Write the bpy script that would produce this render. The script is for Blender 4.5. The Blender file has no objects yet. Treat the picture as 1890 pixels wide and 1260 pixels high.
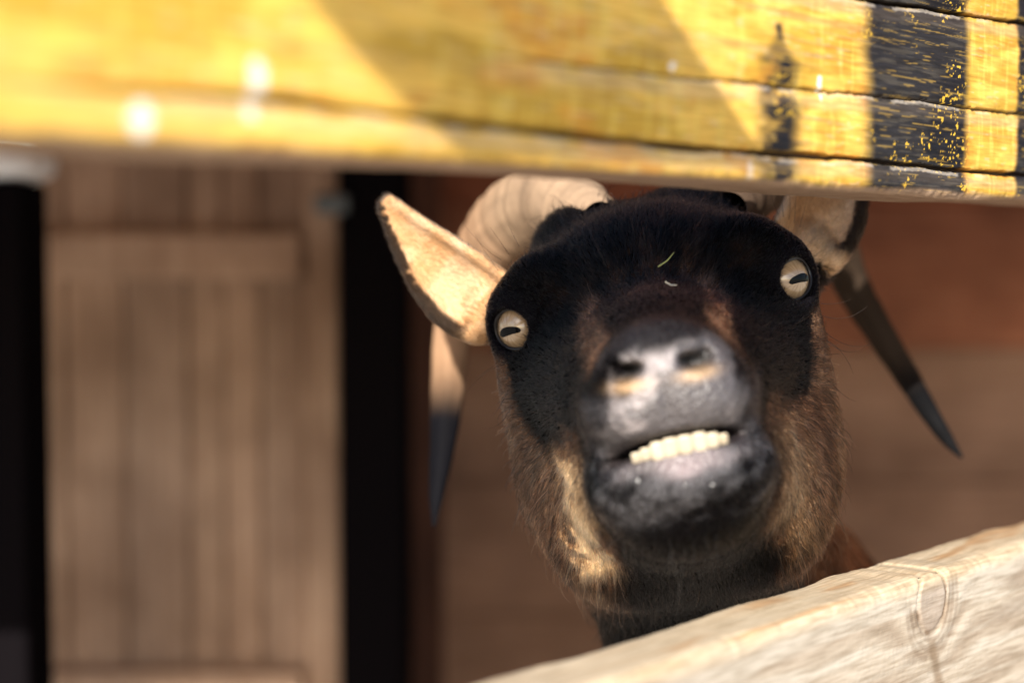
import bpy, math, random
import numpy as np
from mathutils import Vector, Matrix
rng = np.random.default_rng(7)
random.seed(7)
scene = bpy.context.scene
R = math.radians
# ------------------------------------------------------------------ camera
FPX = 2887.5                       # focal length in pixels of a 1890 px wide frame
EYE_Z = 0.85
PITCH = math.atan(143 / FPX)
CAM = np.array([0.0, 0.0, EYE_Z])
FWD = np.array([0, math.cos(PITCH), -math.sin(PITCH)])
UPV = np.array([0, math.sin(PITCH), math.cos(PITCH)])
RGT = np.array([1.0, 0, 0])
cd = bpy.data.cameras.new('camera')
cam = bpy.data.objects.new('camera', cd)
scene.collection.objects.link(cam)
cam.location = CAM
cam.rotation_euler = (math.pi / 2 - PITCH, 0, 0)
cd.lens = 55; cd.sensor_width = 36; cd.clip_start = 0.02; cd.clip_end = 2000
cd.dof.use_dof = True
cd.dof.focus_distance = 0.680
cd.dof.aperture_fstop = 3.5
cd.dof.aperture_blades = 0
scene.camera = cam
# ------------------------------------------------------------------ sky, sun, exposure
SUN_EL, SUN_AZ = R(26), R(12)      # azimuth measured to the left of straight behind the camera
sdir = np.array([-math.sin(SUN_AZ) * math.cos(SUN_EL), -math.cos(SUN_AZ) * math.cos(SUN_EL), math.sin(SUN_EL)])
w = bpy.data.worlds.new('World'); scene.world = w; w.use_nodes = True
nt = w.node_tree; nt.nodes.clear()
sky = nt.nodes.new('ShaderNodeTexSky'); sky.sky_type = 'NISHITA'; sky.sun_disc = False
sky.sun_elevation = SUN_EL
sky.sun_rotation = math.atan2(sdir[0], sdir[1])
bg = nt.nodes.new('ShaderNodeBackground'); bg.inputs['Strength'].default_value = 0.12
wo = nt.nodes.new('ShaderNodeOutputWorld')
nt.links.new(sky.outputs[0], bg.inputs[0]); nt.links.new(bg.outputs[0], wo.inputs[0])
sl = bpy.data.lights.new('sun', 'SUN'); sl.energy = 4.9; sl.angle = R(0.53); sl.color = (1.0, 0.93, 0.82)
so = bpy.data.objects.new('sun', sl); scene.collection.objects.link(so)
so.rotation_euler = Vector(sdir).to_track_quat('Z', 'Y').to_euler()
so.location = (-2, -4, 5)
scene.view_settings.view_transform = 'Standard'; scene.view_settings.look = 'None'
scene.view_settings.exposure = 0.85; scene.view_settings.gamma = 1
scene.render.engine = 'CYCLES'
scene.cycles.max_bounces = 8; scene.cycles.transparent_max_bounces = 8

# ------------------------------------------------------------------ helpers
def at(px, py, d):
    """photo pixel + depth along the optical axis -> world point"""
    return CAM + d * (FWD + RGT * (px - 945) / FPX + UPV * (630 - py) / FPX)
def link(o, parent=None):
    scene.collection.objects.link(o)
    if parent is not None: o.parent = parent
    return o
def tag(o, label=None, cat=None, group=None, kind=None):
    if label: o['label'] = label
    if cat: o['category'] = cat
    if group: o['group'] = group
    if kind: o['kind'] = kind
    return o
def empty(name, loc=(0, 0, 0)):
    o = bpy.data.objects.new(name, None); o.location = loc; o.empty_display_size = .05
    return link(o)
def mesh(name, V, F, mat=None, parent=None, smooth=True, attrs=None, origin=None):
    me = bpy.data.meshes.new(name)
    V = np.asarray(V, dtype=np.float64)
    F = np.asarray(F) if not isinstance(F, list) else F
    org = np.zeros(3)
    if parent is not None: org = np.array(parent['_w']) if '_w' in parent.keys() else np.array(parent.location)
    if isinstance(F, np.ndarray):
        n, k = F.shape
        me.vertices.add(len(V)); me.vertices.foreach_set('co', (V - org).astype(np.float32).ravel())
        me.loops.add(n * k); me.loops.foreach_set('vertex_index', F.astype(np.int32).ravel())
        me.polygons.add(n); me.polygons.foreach_set('loop_start', np.arange(0, n * k, k, dtype=np.int32))
        me.update(calc_edges=True); me.validate()
    else:
        me.from_pydata([tuple(v) for v in (V - org)], [], F)
    if smooth: me.polygons.foreach_set('use_smooth', np.ones(len(me.polygons), dtype=bool))
    for an, av in (attrs or {}).items():
        av = np.asarray(av, dtype=np.float32)
        if av.ndim == 2:
            a = me.color_attributes.new(an, 'FLOAT_COLOR', 'POINT')
            c = np.ones((len(V), 4), np.float32); c[:, :3] = av; a.data.foreach_set('color', c.ravel())
        else:
            a = me.attributes.new(an, 'FLOAT', 'POINT'); a.data.foreach_set('value', av)
    if mat: me.materials.append(mat)
    o = bpy.data.objects.new(name, me)
    link(o, parent)
    return o
def sm(x, a, b):
    t = np.clip((x - a) / (b - a), 0, 1); return t * t * (3 - 2 * t)
_T = rng.random((256, 256)).astype(np.float32)
def vnoise(x, y):
    x = np.asarray(x, dtype=np.float64); y = np.asarray(y, dtype=np.float64)
    xi = np.floor(x).astype(int); yi = np.floor(y).astype(int)
    fx = x - xi; fy = y - yi; fx = fx * fx * (3 - 2 * fx); fy = fy * fy * (3 - 2 * fy)
    g = lambda i, j: _T[i & 255, j & 255]
    return (g(xi, yi) * (1 - fx) + g(xi + 1, yi) * fx) * (1 - fy) + (g(xi, yi + 1) * (1 - fx) + g(xi + 1, yi + 1) * fx) * fy
def fbm(x, y, o=4):
    s = 0; a = .5; t = 0
    for i in range(o):
        s = s + a * vnoise(x * 2 ** i + 17.3 * i, y * 2 ** i + 9.1 * i); t += a; a *= .5
    return s / t
def mixc(a, b, t):
    t = np.asarray(t)[..., None]; return np.asarray(a) * (1 - t) + np.asarray(b) * t

def new_mat(name):
    m = bpy.data.materials.new(name); m.use_nodes = True
    n = m.node_tree; n.nodes.clear()
    out = n.nodes.new('ShaderNodeOutputMaterial'); p = n.nodes.new('ShaderNodeBsdfPrincipled')
    n.links.new(p.outputs[0], out.inputs[0])
    return m, n, p
def nd(n, t, **kw):
    x = n.nodes.new(t)
    for k, v in kw.items():
        if hasattr(x, k): setattr(x, k, v)
        else: x.inputs[k.replace('_', ' ')].default_value = v
    return x
def wood_mat(name, c1, c2, scale=(1, 1, 12), rough=.75, bump=.3, spec=.3, extra=None, nscale=12):
    """weathered wood: stretched noise in object space, long along the small-scale axis"""
    m, n, p = new_mat(name)
    tc = nd(n, 'ShaderNodeTexCoord'); mp = nd(n, 'ShaderNodeMapping'); mp.inputs['Scale'].default_value = scale
    n.links.new(tc.outputs['Object'], mp.inputs[0])
    a = nd(n, 'ShaderNodeTexNoise'); a.inputs['Scale'].default_value = nscale; a.inputs['Detail'].default_value = 8; a.inputs['Roughness'].default_value = .65
    b = nd(n, 'ShaderNodeTexNoise'); b.inputs['Scale'].default_value = 5.5; b.inputs['Detail'].default_value = 4
    n.links.new(mp.outputs[0], a.inputs[0]); n.links.new(tc.outputs['Object'], b.inputs[0])
    r = nd(n, 'ShaderNodeValToRGB'); r.color_ramp.elements[0].position = .32; r.color_ramp.elements[1].position = .68
    r.color_ramp.elements[0].color = (*c1, 1); r.color_ramp.elements[1].color = (*c2, 1)
    n.links.new(a.outputs[0], r.inputs[0])
    mx = nd(n, 'ShaderNodeMix', data_type='RGBA', blend_type='MULTIPLY'); mx.inputs[0].default_value = 1
    r2 = nd(n, 'ShaderNodeValToRGB'); r2.color_ramp.elements[0].position = .3; r2.color_ramp.elements[1].position = .7
    r2.color_ramp.elements[0].color = (.50, .42, .36, 1); r2.color_ramp.elements[1].color = (1.3, 1.25, 1.2, 1)
    n.links.new(b.outputs[0], r2.inputs[0]); n.links.new(r.outputs[0], mx.inputs[6]); n.links.new(r2.outputs[0], mx.inputs[7])
    n.links.new(mx.outputs[2], p.inputs['Base Color'])
    bp = nd(n, 'ShaderNodeBump'); bp.inputs['Strength'].default_value = bump; bp.inputs['Distance'].default_value = .004
    n.links.new(a.outputs[0], bp.inputs['Height']); n.links.new(bp.outputs[0], p.inputs['Normal'])
    p.inputs['Roughness'].default_value = rough; p.inputs['Specular IOR Level'].default_value = spec
    return m
def box_parts(lo, hi, bev=.003):
    """bevelled box as verts/faces (world)"""
    import bmesh
    bm = bmesh.new(); bmesh.ops.create_cube(bm, size=1)
    lo = np.array(lo); hi = np.array(hi)
    for v in bm.verts: v.co = Vector(((lo + hi) / 2 + np.array(v.co) * (hi - lo)))
    bmesh.ops.bevel(bm, geom=list(bm.edges), offset=bev, segments=2, affect='EDGES', profile=.5)
    V = [tuple(v.co) for v in bm.verts]; bm.verts.index_update(); F = [[v.index for v in f.verts] for f in bm.faces]
    bm.free(); return V, F
def box(name, lo, hi, mat, parent=None, bev=.003):
    V, F = box_parts(lo, hi, bev); return mesh(name, V, F, mat, parent, smooth=False)

# ------------------------------------------------------------------ ground
def ground():
    m, n, p = new_mat('packed_earth')
    tc = nd(n, 'ShaderNodeTexCoord'); a = nd(n, 'ShaderNodeTexNoise'); a.inputs['Scale'].default_value = 6; a.inputs['Detail'].default_value = 9
    n.links.new(tc.outputs['Object'], a.inputs[0])
    r = nd(n, 'ShaderNodeValToRGB'); r.color_ramp.elements[0].color = (.32, .28, .23, 1); r.color_ramp.elements[1].color = (.55, .50, .44, 1)
    r.color_ramp.elements[0].position = .35; r.color_ramp.elements[1].position = .65
    n.links.new(a.outputs[0], r.inputs[0]); n.links.new(r.outputs[0], p.inputs['Base Color']); p.inputs['Roughness'].default_value = .95
    bp = nd(n, 'ShaderNodeBump'); bp.inputs['Distance'].default_value = .03; n.links.new(a.outputs[0], bp.inputs['Height']); n.links.new(bp.outputs[0], p.inputs['Normal'])
    S = 400
    o = mesh('ground', [(-S, -S, 0), (S, -S, 0), (S, S, 0), (-S, S, 0)], [[0, 1, 2, 3]], m, smooth=False)
    tag(o, kind='structure')
ground()

# ------------------------------------------------------------------ fence boards
VA = math.atan(2610 / FPX)                                  # bearing of the fence, right of straight ahead
DV = np.array([math.sin(VA), math.cos(VA), 0]); NV = np.array([math.cos(VA), -math.sin(VA), 0])   # along the fence / towards the camera
PA = at(1700, 430, .667)
def hit(px, py, off=0.0):
    r = FWD + RGT * (px - 945) / FPX + UPV * (630 - py) / FPX
    t = np.dot(PA - NV * off - CAM, NV) / np.dot(r, NV)
    return CAM + t * r
class Board:
    """plank with its front face in the fence plane; a, b = two points on its lower (or upper) front edge"""
    def __init__(s, a, b, v0, v1, thick):
        s.o = a; s.e = (b - a) / np.linalg.norm(b - a); s.n = NV; s.v = np.cross(s.n, s.e) * 1.0
        if s.v[2] < 0: s.v = -s.v
        s.v0, s.v1, s.th = v0, v1, thick; s.top = None
    def uv(s, px, py):
        q = hit(px, py) - s.o; return float(np.dot(q, s.e)), float(np.dot(q, s.v))
    def build(s, us, vs, colf, mat, name, edge=.0035, bottom_col=None):
        th = s.th; nt_, nb_ = 22, 6
        sec = []      # (v, w(depth behind front), nv, nw, side)
        for v in vs: sec.append((v, 0.0, 0, 1, 0))
        for t in np.linspace(0, 1, nt_)[1:-1]: sec.append((vs[-1], t * th, 1, 0, 1))
        for t in np.linspace(0, 1, nb_): sec.append((vs[-1] + (vs[0] - vs[-1]) * t, th, 0, -1, 2))
        for t in np.linspace(1, 0, nt_)[1:-1]: sec.append((vs[0], t * th, -1, 0, 3))
        sec = np.array(sec); K = len(sec); N = len(us)
        U, Vv = np.meshgrid(us, sec[:, 0], indexing='ij'); W = np.broadcast_to(sec[:, 1], U.shape).copy(); Vv = Vv.copy()
        side = np.broadcast_to(sec[:, 4], U.shape)
        # rounded, slightly wavy arrises
        for vv, sg in ((vs[-1], -1), (vs[0], 1)):
            for ww, sw in ((0, 1), (th, -1)):
                er = edge * (.6 + .9 * vnoise(U * 40 + vv * 900 + ww * 300, U * 0 + 3) + (.25 if s.th < .04 else .6) * vnoise(U * 300, U * 0 + 8 + ww * 100))
                dv = np.abs(Vv - vv); dw = np.abs(W - ww)
                c = (dv < er) & (dw < er)
                a = er - dv; b = er - dw; L = np.sqrt(a * a + b * b) + 1e-9; k = np.where(c & (L > er), er / L, 1)
                Vv = np.where(c, vv + sg * (er - a * k), Vv); W = np.where(c, ww + sw * (er - b * k), W)
        wav = .0022 * (fbm(U * 5, U * 0 + 40, 3) - .5)
        Vv = Vv + np.where(side == 3, wav * 2, wav) * (np.abs(Vv - vs[0]) < .5)
        if s.top is not None:
            lim = s.top(U) + .003 * (fbm(U * 60, U * 0, 3) - .5)
            Vv = np.where(Vv > .05, .05 + (Vv - .05) * (lim - .05) / (vs[-1] - .05), Vv)
            Vv = np.where(Vv > .05, Vv - W * 1.05 * s.cham(U) * (Vv - .05) / (lim - .05), Vv)
        col, disp = colf(U, Vv, W, side)
        off_n = np.where(side == 0, disp, 0); off_v = np.where(side == 1, disp, np.where(side == 3, -disp, 0))
        P = s.o + U[..., None] * s.e + (Vv + off_v)[..., None] * s.v + (off_n - W)[..., None] * s.n
        idx = np.arange(N * K).reshape(N, K); nx = np.roll(idx, -1, axis=1)
        F = np.stack([idx[:-1], idx[1:], nx[1:], nx[:-1]], -1).reshape(-1, 4)
        P = P.reshape(-1, 3)
        c0 = P[idx[0]].mean(0); c1 = P[idx[-1]].mean(0); n0 = len(P)
        P = np.vstack([P, c0, c1]); col = np.vstack([col.reshape(-1, 3), col.reshape(-1, 3)[:1], col.reshape(-1, 3)[-1:]])
        caps0 = np.stack([idx[0], nx[0], np.full(K, n0), np.full(K, n0)], -1); caps1 = np.stack([nx[-1], idx[-1], np.full(K, n0 + 1), np.full(K, n0 + 1)], -1)
        o = mesh(name, P, F, mat, attrs={'paint': col})
        # end grain caps as triangles
        return o

def board_mat(name, rough=.55, bump=.25, spec=.3):
    m, n, p = new_mat(name)
    at_ = nd(n, 'ShaderNodeAttribute'); at_.attribute_name = 'paint'
    g = nd(n, 'ShaderNodeTexCoord'); mp = nd(n, 'ShaderNodeMapping'); mp.inputs['Rotation'].default_value = (0, 0, -(math.pi / 2 - VA))
    mp2 = nd(n, 'ShaderNodeMapping'); mp2.inputs['Scale'].default_value = (60, 700, 700)
    n.links.new(g.outputs['Object'], mp.inputs[0]); n.links.new(mp.outputs[0], mp2.inputs[0])
    a = nd(n, 'ShaderNodeTexNoise'); a.inputs['Scale'].default_value = 1; a.inputs['Detail'].default_value = 5
    n.links.new(mp2.outputs[0], a.inputs[0])
    r = nd(n, 'ShaderNodeValToRGB'); r.color_ramp.elements[0].position = .3; r.color_ramp.elements[1].position = .62
    r.color_ramp.elements[0].color = (.62, .58, .52, 1); r.color_ramp.elements[1].color = (1.08, 1.08, 1.08, 1)
    n.links.new(a.outputs[0], r.inputs[0])
    mx = nd(n, 'ShaderNodeMix', data_type='RGBA', blend_type='MULTIPLY'); mx.inputs[0].default_value = .8
    n.links.new(at_.outputs['Color'], mx.inputs[6]); n.links.new(r.outputs[0], mx.inputs[7]); n.links.new(mx.outputs[2], p.inputs['Base Color'])
    bp = nd(n, 'ShaderNodeBump'); bp.inputs['Strength'].default_value = bump; bp.inputs['Distance'].default_value = .0008
    n.links.new(a.outputs[0], bp.inputs['Height']); n.links.new(bp.outputs[0], p.inputs['Normal'])
    p.inputs['Roughness'].default_value = rough; p.inputs['Specular IOR Level'].default_value = spec
    return m

# upper, yellow painted board
ub = Board(hit(0, 252), hit(1890, 370), 0, .13, .042)
def polyl(b, pts):
    q = np.array([b.uv(*p) for p in pts]); return lambda u: np.interp(u, q[:, 0], q[:, 1])
crack1 = polyl(ub, [(-300, 128), (0, 150), (400, 176), (700, 205), (1000, 243), (1250, 268), (1400, 283), (1520, 288), (1600, 296), (1750, 312), (1890, 323), (2300, 350)])
crack2 = polyl(ub, [(600, 60), (850, 88), (1000, 112), (1300, 145), (1500, 166), (1640, 180), (1700, 186), (1800, 201), (1890, 211), (2300, 250)])
crack3 = polyl(ub, [(1400, -40), (1610, 2), (1700, 14), (1800, 30), (1890, 43), (2300, 95)])
su = {k: ub.uv(k, 200)[0] for k in (475, 262, 850, 1405, 1438, 1470, 1515, 1590, 1785, 1876, 1500, 1890, 1240)}
def yellow_col(U, V, W, side):
    front = side == 0
    big = fbm(U * 22, V * 60 + 3, 4); fine = fbm(U * 130, V * 900, 3); streak = fbm(U * 9, V * 420 + 11, 3)
    vert = fbm(U * 420, V * 60 + 50, 3)
    y = mixc((.80, .49, .10), (.57, .345, .05), sm(big, .45, .62))
    y = mixc(y, (.68, .30, .04), sm(fbm(U * 45 + 9, V * 110, 3), .56, .72) * .7)
    y = mixc(y, (.85, .62, .14), sm(vert, .55, .75) * .45)
    y = mixc(y, (.34, .22, .13), sm(streak, .62, .78) * .35)
    # fine vertical brush and cross checks, worn tips to pale wood
    y = mixc(y, (.70, .58, .40), sm(fine, .66, .8) * .35)
    # soft edged black bands
    wob = (fbm(U * 0 + 5, V * 70, 3) - .5) * .008; wob2 = (fbm(U * 0 + 95, V * 160, 3) - .5) * .005
    e = .009
    def band(a, b, ea, eb): return sm(U + wob, a - ea, a + ea) * (1 - sm(U + wob2, b - eb, b + eb))
    blk = band(su[1590] + .003, su[1785], .008, .0045)
    v_top = ub.uv(1438, 38)[1]
    hw = .0125 * (.18 + .82 * sm(v_top - V, .004, .017)) * (1 + .7 * (fbm(V * 130, V * 0 + 2, 3) - .5))
    small = (1 - sm(np.abs(U - su[1438] + wob * .5 + .003 * (fbm(U * 300, V * 300, 3) - .5)), hw * .4, hw * 1.5 + .0008)) * sm(v_top - V, 0, .002)
    small *= 1 - .3 * sm(fbm(U * 90 + 4, V * 260, 4), .52, .62)
    small *= 1 - .75 * sm(fbm(U * 160, V * 160, 3), .5, .62) * sm(V, ub.uv(1438, 190)[1] - .004, ub.uv(1438, 190)[1] + .02) * .5
    b3 = sm(U + wob2, su[1876] - .002, su[1876] + .003)
    black = np.clip(np.maximum(np.maximum(blk, small), b3), 0, 1)
    fl = fbm(U * 500, V * 900 + 33, 3); fz = sm(fbm(U * 55 + 77, V * 60, 3), .52, .66)
    flake = sm(fl, .672, .695) * fz
    wear = sm(fbm(U * 70, V * 1100 + 8, 3), .5, .68)
    wearz = sm(fbm(U * 22 + 31, V * 45, 3), .38, .6)
    bc = mixc((.008, .009, .014), (.085, .074, .06), wear * (.15 + .7 * wearz))
    # hard paint edge under the cracks in the band
    bc = mixc(bc, (.030, .029, .031), (.5 * wearz)); bc = mixc(bc, (.42, .27, .06), sm(fbm(U * 60 + 3, V * 1500, 3), .66, .74) * .5)
    bc = mixc(bc, (.80, .50, .05), flake * .9)
    col = mixc(y, bc, black)
    # cracks
    disp = .0003 * (fine - .5) + .0002 * (streak - .5) + .0006 * (fbm(U * 30, V * 80, 3) - .5)
    for cf, wd, dep, uw in ((crack1, .0010, .0045, 0), (crack2, .0004, .0025, su[850]), (crack3, .0007, .006, -9)):
        cv = cf(U) + .0006 * (fbm(U * 60, U * 0 + 4, 3) - .5) * 2 + .0004 * (vnoise(U * 500, U * 0) - .5)
        ww = wd * (.55 + .9 * vnoise(U * 35, U * 0 + wd * 1e4)) * sm(U, uw - .02, uw + .06)
        dd = np.abs(V - cv)
        pr = sm(U, uw - .02, uw + .06); c = (1 - sm(dd, ww * .5, ww * 1.25 + .0002)) * pr
        disp = disp - dep * c - .0006 * (1 - sm(dd, ww, ww + .004)) * pr
        col = mixc(col, (.05, .032, .025), c * .95)
        lip = (1 - sm(np.abs(V - cv + ww * 1.6 + .0007), .0003, .0011)) * (1 - c) * pr
        col = mixc(col, (.62, .55, .48), lip * .4 * sm(vnoise(U * 130, U * 0 + 60), .3, .6))
        lip2 = (1 - sm(np.abs(V - cv + ww + .004), .0008, .004)) * (1 - c) * pr
        col = mixc(col, (.55, .42, .32), lip2 * .3 * (1 - .8 * black))
    # white chips and droppings
    for (px, py, ru, rv) in ((476, 150, .0032, .0058), (462, 208, .0026, .002), (262, 222, .0034, .0047), (1513, 152, .0016, .0030), (1516, 172, .0010, .0035), (1242, 122, .0014, .002), (1385, 318, .002, .005)):
        u0, v0 = ub.uv(px, py); q = ((U - u0) / ru) ** 2 + ((V - v0) / rv) ** 2 + .9 * (fbm(U * 600, V * 600, 2) - .5)
        col = mixc(col, (.92, .90, .86), (1 - sm(q, .6, 1.1)) * (.9 if px != 1385 else .45))
    # rusty stain ring low on the board
    # unpainted arris / underside
    raw = mixc((.30, .19, .12), (.44, .31, .22), fbm(U * 40, W * 400 + V * 300, 3))
    lo = sm(-V, -.0022 - .002 * vnoise(U * 60, U * 0 + 90), -.0003)
    col = mixc(col, raw, np.where(front, lo * .85, 0))
    col = np.where((side == 3)[..., None] | (side == 2)[..., None], raw, col)
    return np.clip(col, 0, 1), disp
u_lo, u_hi = -.30, ub.uv(1890, 200)[0] + .75
us = np.concatenate([np.arange(u_lo, su[1240], .0016), np.arange(su[1240], su[1500], .0009), np.arange(su[1500], su[1890] + .02, .00045), np.arange(su[1890] + .02, u_hi, .004)])
vs = np.concatenate([np.arange(0, .016, .0004), np.arange(.016, .132, .0006)])
# the upper edge, above the picture, is uneven, cut low and bevelled to pass sunlight
U0 = ub.uv(1700, 200)[0]
ub.top = lambda U: np.interp(U - U0, [-.6, -.3, -.1, 0, .1, .2], [.062, .066, .080, .094, .114, .13])
ub.cham = lambda U: 1 - sm(U - U0, .09, .13)
o = ub.build(us, vs, yellow_col, board_mat('yellow_paint', .58, .3, .14), 'fence_board', .003)
tag(o, 'weathered yellow painted board with black bands and long cracks, above the goat', 'fence board', 'boards of the fence')
YB = ub

# lower, raw board
lb = Board(hit(1125, 1252), hit(1890, 1004), 0, -.13, .034)
kn = lb.uv(1722, 1108)
def raw_col(U, V, W, side):
    du, dv = (U - kn[0]), (V - kn[1])
    rr = np.sqrt((du / 1.5) ** 2 + ((dv) * .62) ** 2)
    warp = .010 * np.exp(-(rr / .016) ** 2) * np.sign(du)
    g = (V * 260 + fbm(U * 7, V * 30, 3) * 9 + 11 * np.exp(-(rr / .018) ** 2))
    ring = .5 + .5 * np.sin(g * 1.1 + 4 * fbm(U * 4, V * 14 + 9, 2))
    fine = fbm(U * 90, V * 1200 + W * 900, 3); fuzz = fbm(U * 700, V * 700, 3)
    c = mixc((.50, .43, .35), (.33, .26, .195), ring * .8)
    c = mixc(c, (.56, .51, .44), sm(fbm(U * 14, V * 170 + 70, 4), .42, .66) * .7)
    c = mixc(c, (.27, .215, .17), sm(fbm(U * 9 + 50, V * 70, 4), .56, .72) * .5)
    kin = 1 - sm(rr, .0075, .0092)
    c = mixc(c, (.36, .29, .24), kin * .7)
    for rad, wd, st in ((.0088, .0007, .8), (.0106, .0008, .45), (.013, .001, .4), (.0155, .001, .3)):
        c = mixc(c, (.16, .10, .06), (1 - sm(np.abs(rr - rad), wd * .4, wd * 1.6)) * st * sm(fbm(U * 120, V * 120, 2), .25, .5) )
    # dark sap trail below the knot
    tr = (1 - sm(np.abs(du + .004 + (V - kn[1] + .01) * .35 + .006 * (fbm(V * 60, V * 0, 2) - .5)), .001, .006)) * sm(-(dv), .012, .02) * (1 - sm(-dv, .045, .08))
    c = mixc(c, (.22, .155, .10), tr * .75)
    # warm, paler upper edge
    topc = mixc((.56, .42, .27), (.66, .55, .40), fbm(U * 30, W * 300, 3))
    topc = mixc(topc, (.45, .22, .07), sm(fbm(U * 18 + 5, W * 120, 3), .56, .7) * .6)
    ar = 1 - sm(-V, .001, .007 + .004 * vnoise(U * 50, U * 0 + 2))
    c = mixc(c, mixc((.55, .38, .21), (.64, .53, .38), fbm(U * 60, V * 60, 2)), np.where(side == 0, ar * .8, 0))
    c = c * .93
    c = np.where((side == 1)[..., None], topc * .88, c)
    disp = .00022 * (fuzz - .5) + .0003 * (fine - .5) + .0003 * (fbm(U * 20, V * 120, 3) - .5) - .0007 * (1 - sm(np.abs(rr - .0088), .0004, .0014)) - .0004 * ring
    disp = disp + np.where(side == 1, .0016 * (fbm(U * 22, W * 30 + 5, 3) - .5), 0)
    return np.clip(c, 0, 1), disp
lu0, lu1 = lb.uv(700, 1300)[0], lb.uv(1890, 1000)[0]
us2 = np.concatenate([np.arange(lu0 - .35, lu0, .01), np.arange(lu0, lu1 - .20, .0014), np.arange(lu1 - .20, lu1 + .03, .0006), np.arange(lu1 + .03, lu1 + .75, .005)])
vs2 = np.concatenate([np.linspace(-.13, -.075, 30)[:-1], np.arange(-.075, 0, .0007), [0.0]])
o = lb.build(us2, vs2, raw_col, board_mat('raw_wood', .8, .2), 'fence_board', .005)
tag(o, 'pale unpainted board with a round knot, below the goat', 'fence board', 'boards of the fence')

# the rest of the fence, standing outside the frame
wm = wood_mat('fence_post_wood', (.20, .14, .09), (.40, .31, .22), (14, 14, 1))
def fence_post(u, label):
    c = PA + DV * u - NV * (.042 + .05)
    V, F = box_parts((-.045, -.045, 0), (.045, .045, 1.12), .008)
    V = np.array(V); Rz = np.array([[DV[0], -NV[0], 0], [DV[1], -NV[1], 0], [0, 0, 1]])
    V = V @ Rz.T + np.array([c[0], c[1], 0])
    o = mesh('fence_post', V, F, wm, smooth=False)
    tag(o, label, 'fence post', 'posts of the fence')
fence_post(.72, 'square brown post holding the far end of the yellow board')
fence_post(-.78, 'square brown post holding the near end of the yellow board')
# unseen board added above the frame, cut to throw the yellow board's slanting shadow
def shadow_board():
    A, B = hit(862, 292), hit(1428, 318)
    w = DV * -1.0 + np.array([0, 0, .80]); w /= np.linalg.norm(w)
    q = sdir * .55
    quad = [A + q, B + q, B + w * .172 + q, A + w * .150 + q]
    V = [p - NV * .022 for p in quad] + [p for p in quad]
    F = [[0, 1, 2, 3], [7, 6, 5, 4], [0, 4, 5, 1], [1, 5, 6, 2], [2, 6, 7, 3], [3, 7, 4, 0]]
    g = empty('shadow_caster', tuple(V[0])); tag(g, 'slanting brown board on two cords, added in front of the fence to cast a slanting shadow, outside the picture', 'board')
    mesh('panel', V, F, wm, g, smooth=False)
    for k in (2, 3):  # thin cords added to hold the shadow-casting board
        c = V[k] + (V[(k + 2) % 4] - V[k]) * .12 - NV * -.011; n_ = 8
        P_ = [c + np.array([.0012 * math.cos(2 * math.pi * j / n_), .0012 * math.sin(2 * math.pi * j / n_), zz]) for zz in (0, 1.2) for j in range(n_)]
        mesh('cord', P_, [[j, (j + 1) % n_, n_ + (j + 1) % n_, n_ + j] for j in range(n_)], wm, g)
shadow_board()

# ------------------------------------------------------------------ the barn behind
BY = 1.95
red = [wood_mat('wall_plank_a', (.26, .08, .04), (.40, .15, .08), (1, 10, 14), .6, .5),
       wood_mat('wall_plank_b', (.24, .085, .045), (.38, .165, .095), (1, 10, 14), .6, .5),
       wood_mat('wall_plank_c', (.25, .145, .10), (.39, .25, .18), (1, 10, 14), .65, .5)]
def barn_wall():
    g = empty('barn_wall', (.9, BY, 0)); tag(g, 'reddish brown wall of wide horizontal planks behind the goat', 'barn wall')
    x0, x1 = at(735, 600, BY)[0], 2.6
    z = 0.02; k = 0
    hs = [.20, .19, .17, .165, .18, .17, .19, .18, .2, .2, .2]
    for h in hs:
        mi = 2 if z < .62 else (1 if z < .78 else 0)
        box('plank', (x0, BY, z), (x1, BY + .05, z + h - .001), red[mi], g, .0025)
        z += h; k += 1
    dm, n, p = new_mat('dark_backing'); p.inputs['Base Color'].default_value = (.02, .014, .01, 1); p.inputs['Roughness'].default_value = .9
    box('backing', (x0 + .01, BY + .053, 0), (x1, BY + .08, z), dm, g)
jb = wood_mat('shade_strip_wood', (.05, .02, .012), (.11, .045, .026), (14, 10, 1), .7, .4)
def shade_strip():  # strip of dark colour for the shaded corner of the wall
    a, b = at(735, 600, BY - .03)[0], at(815, 600, BY - .03)[0]
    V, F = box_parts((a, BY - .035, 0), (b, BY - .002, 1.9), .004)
    o = mesh('shade_strip', V, F, jb, smooth=False); tag(o, 'dark reddish brown strip put for the shade at the end of the brown wall, beside the dark gap', 'shade_strip')
barn_wall()
shade_strip()
grey_mat = [wood_mat('door_board_%s' % c, a, b, (12, 10, .8), .7, .4) for c, a, b in
            (('a', (.38, .255, .185), (.55, .40, .30)), ('b', (.39, .26, .185), (.57, .41, .31)), ('c', (.34, .23, .17), (.50, .365, .28)))]
DY = 1.62
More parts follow.
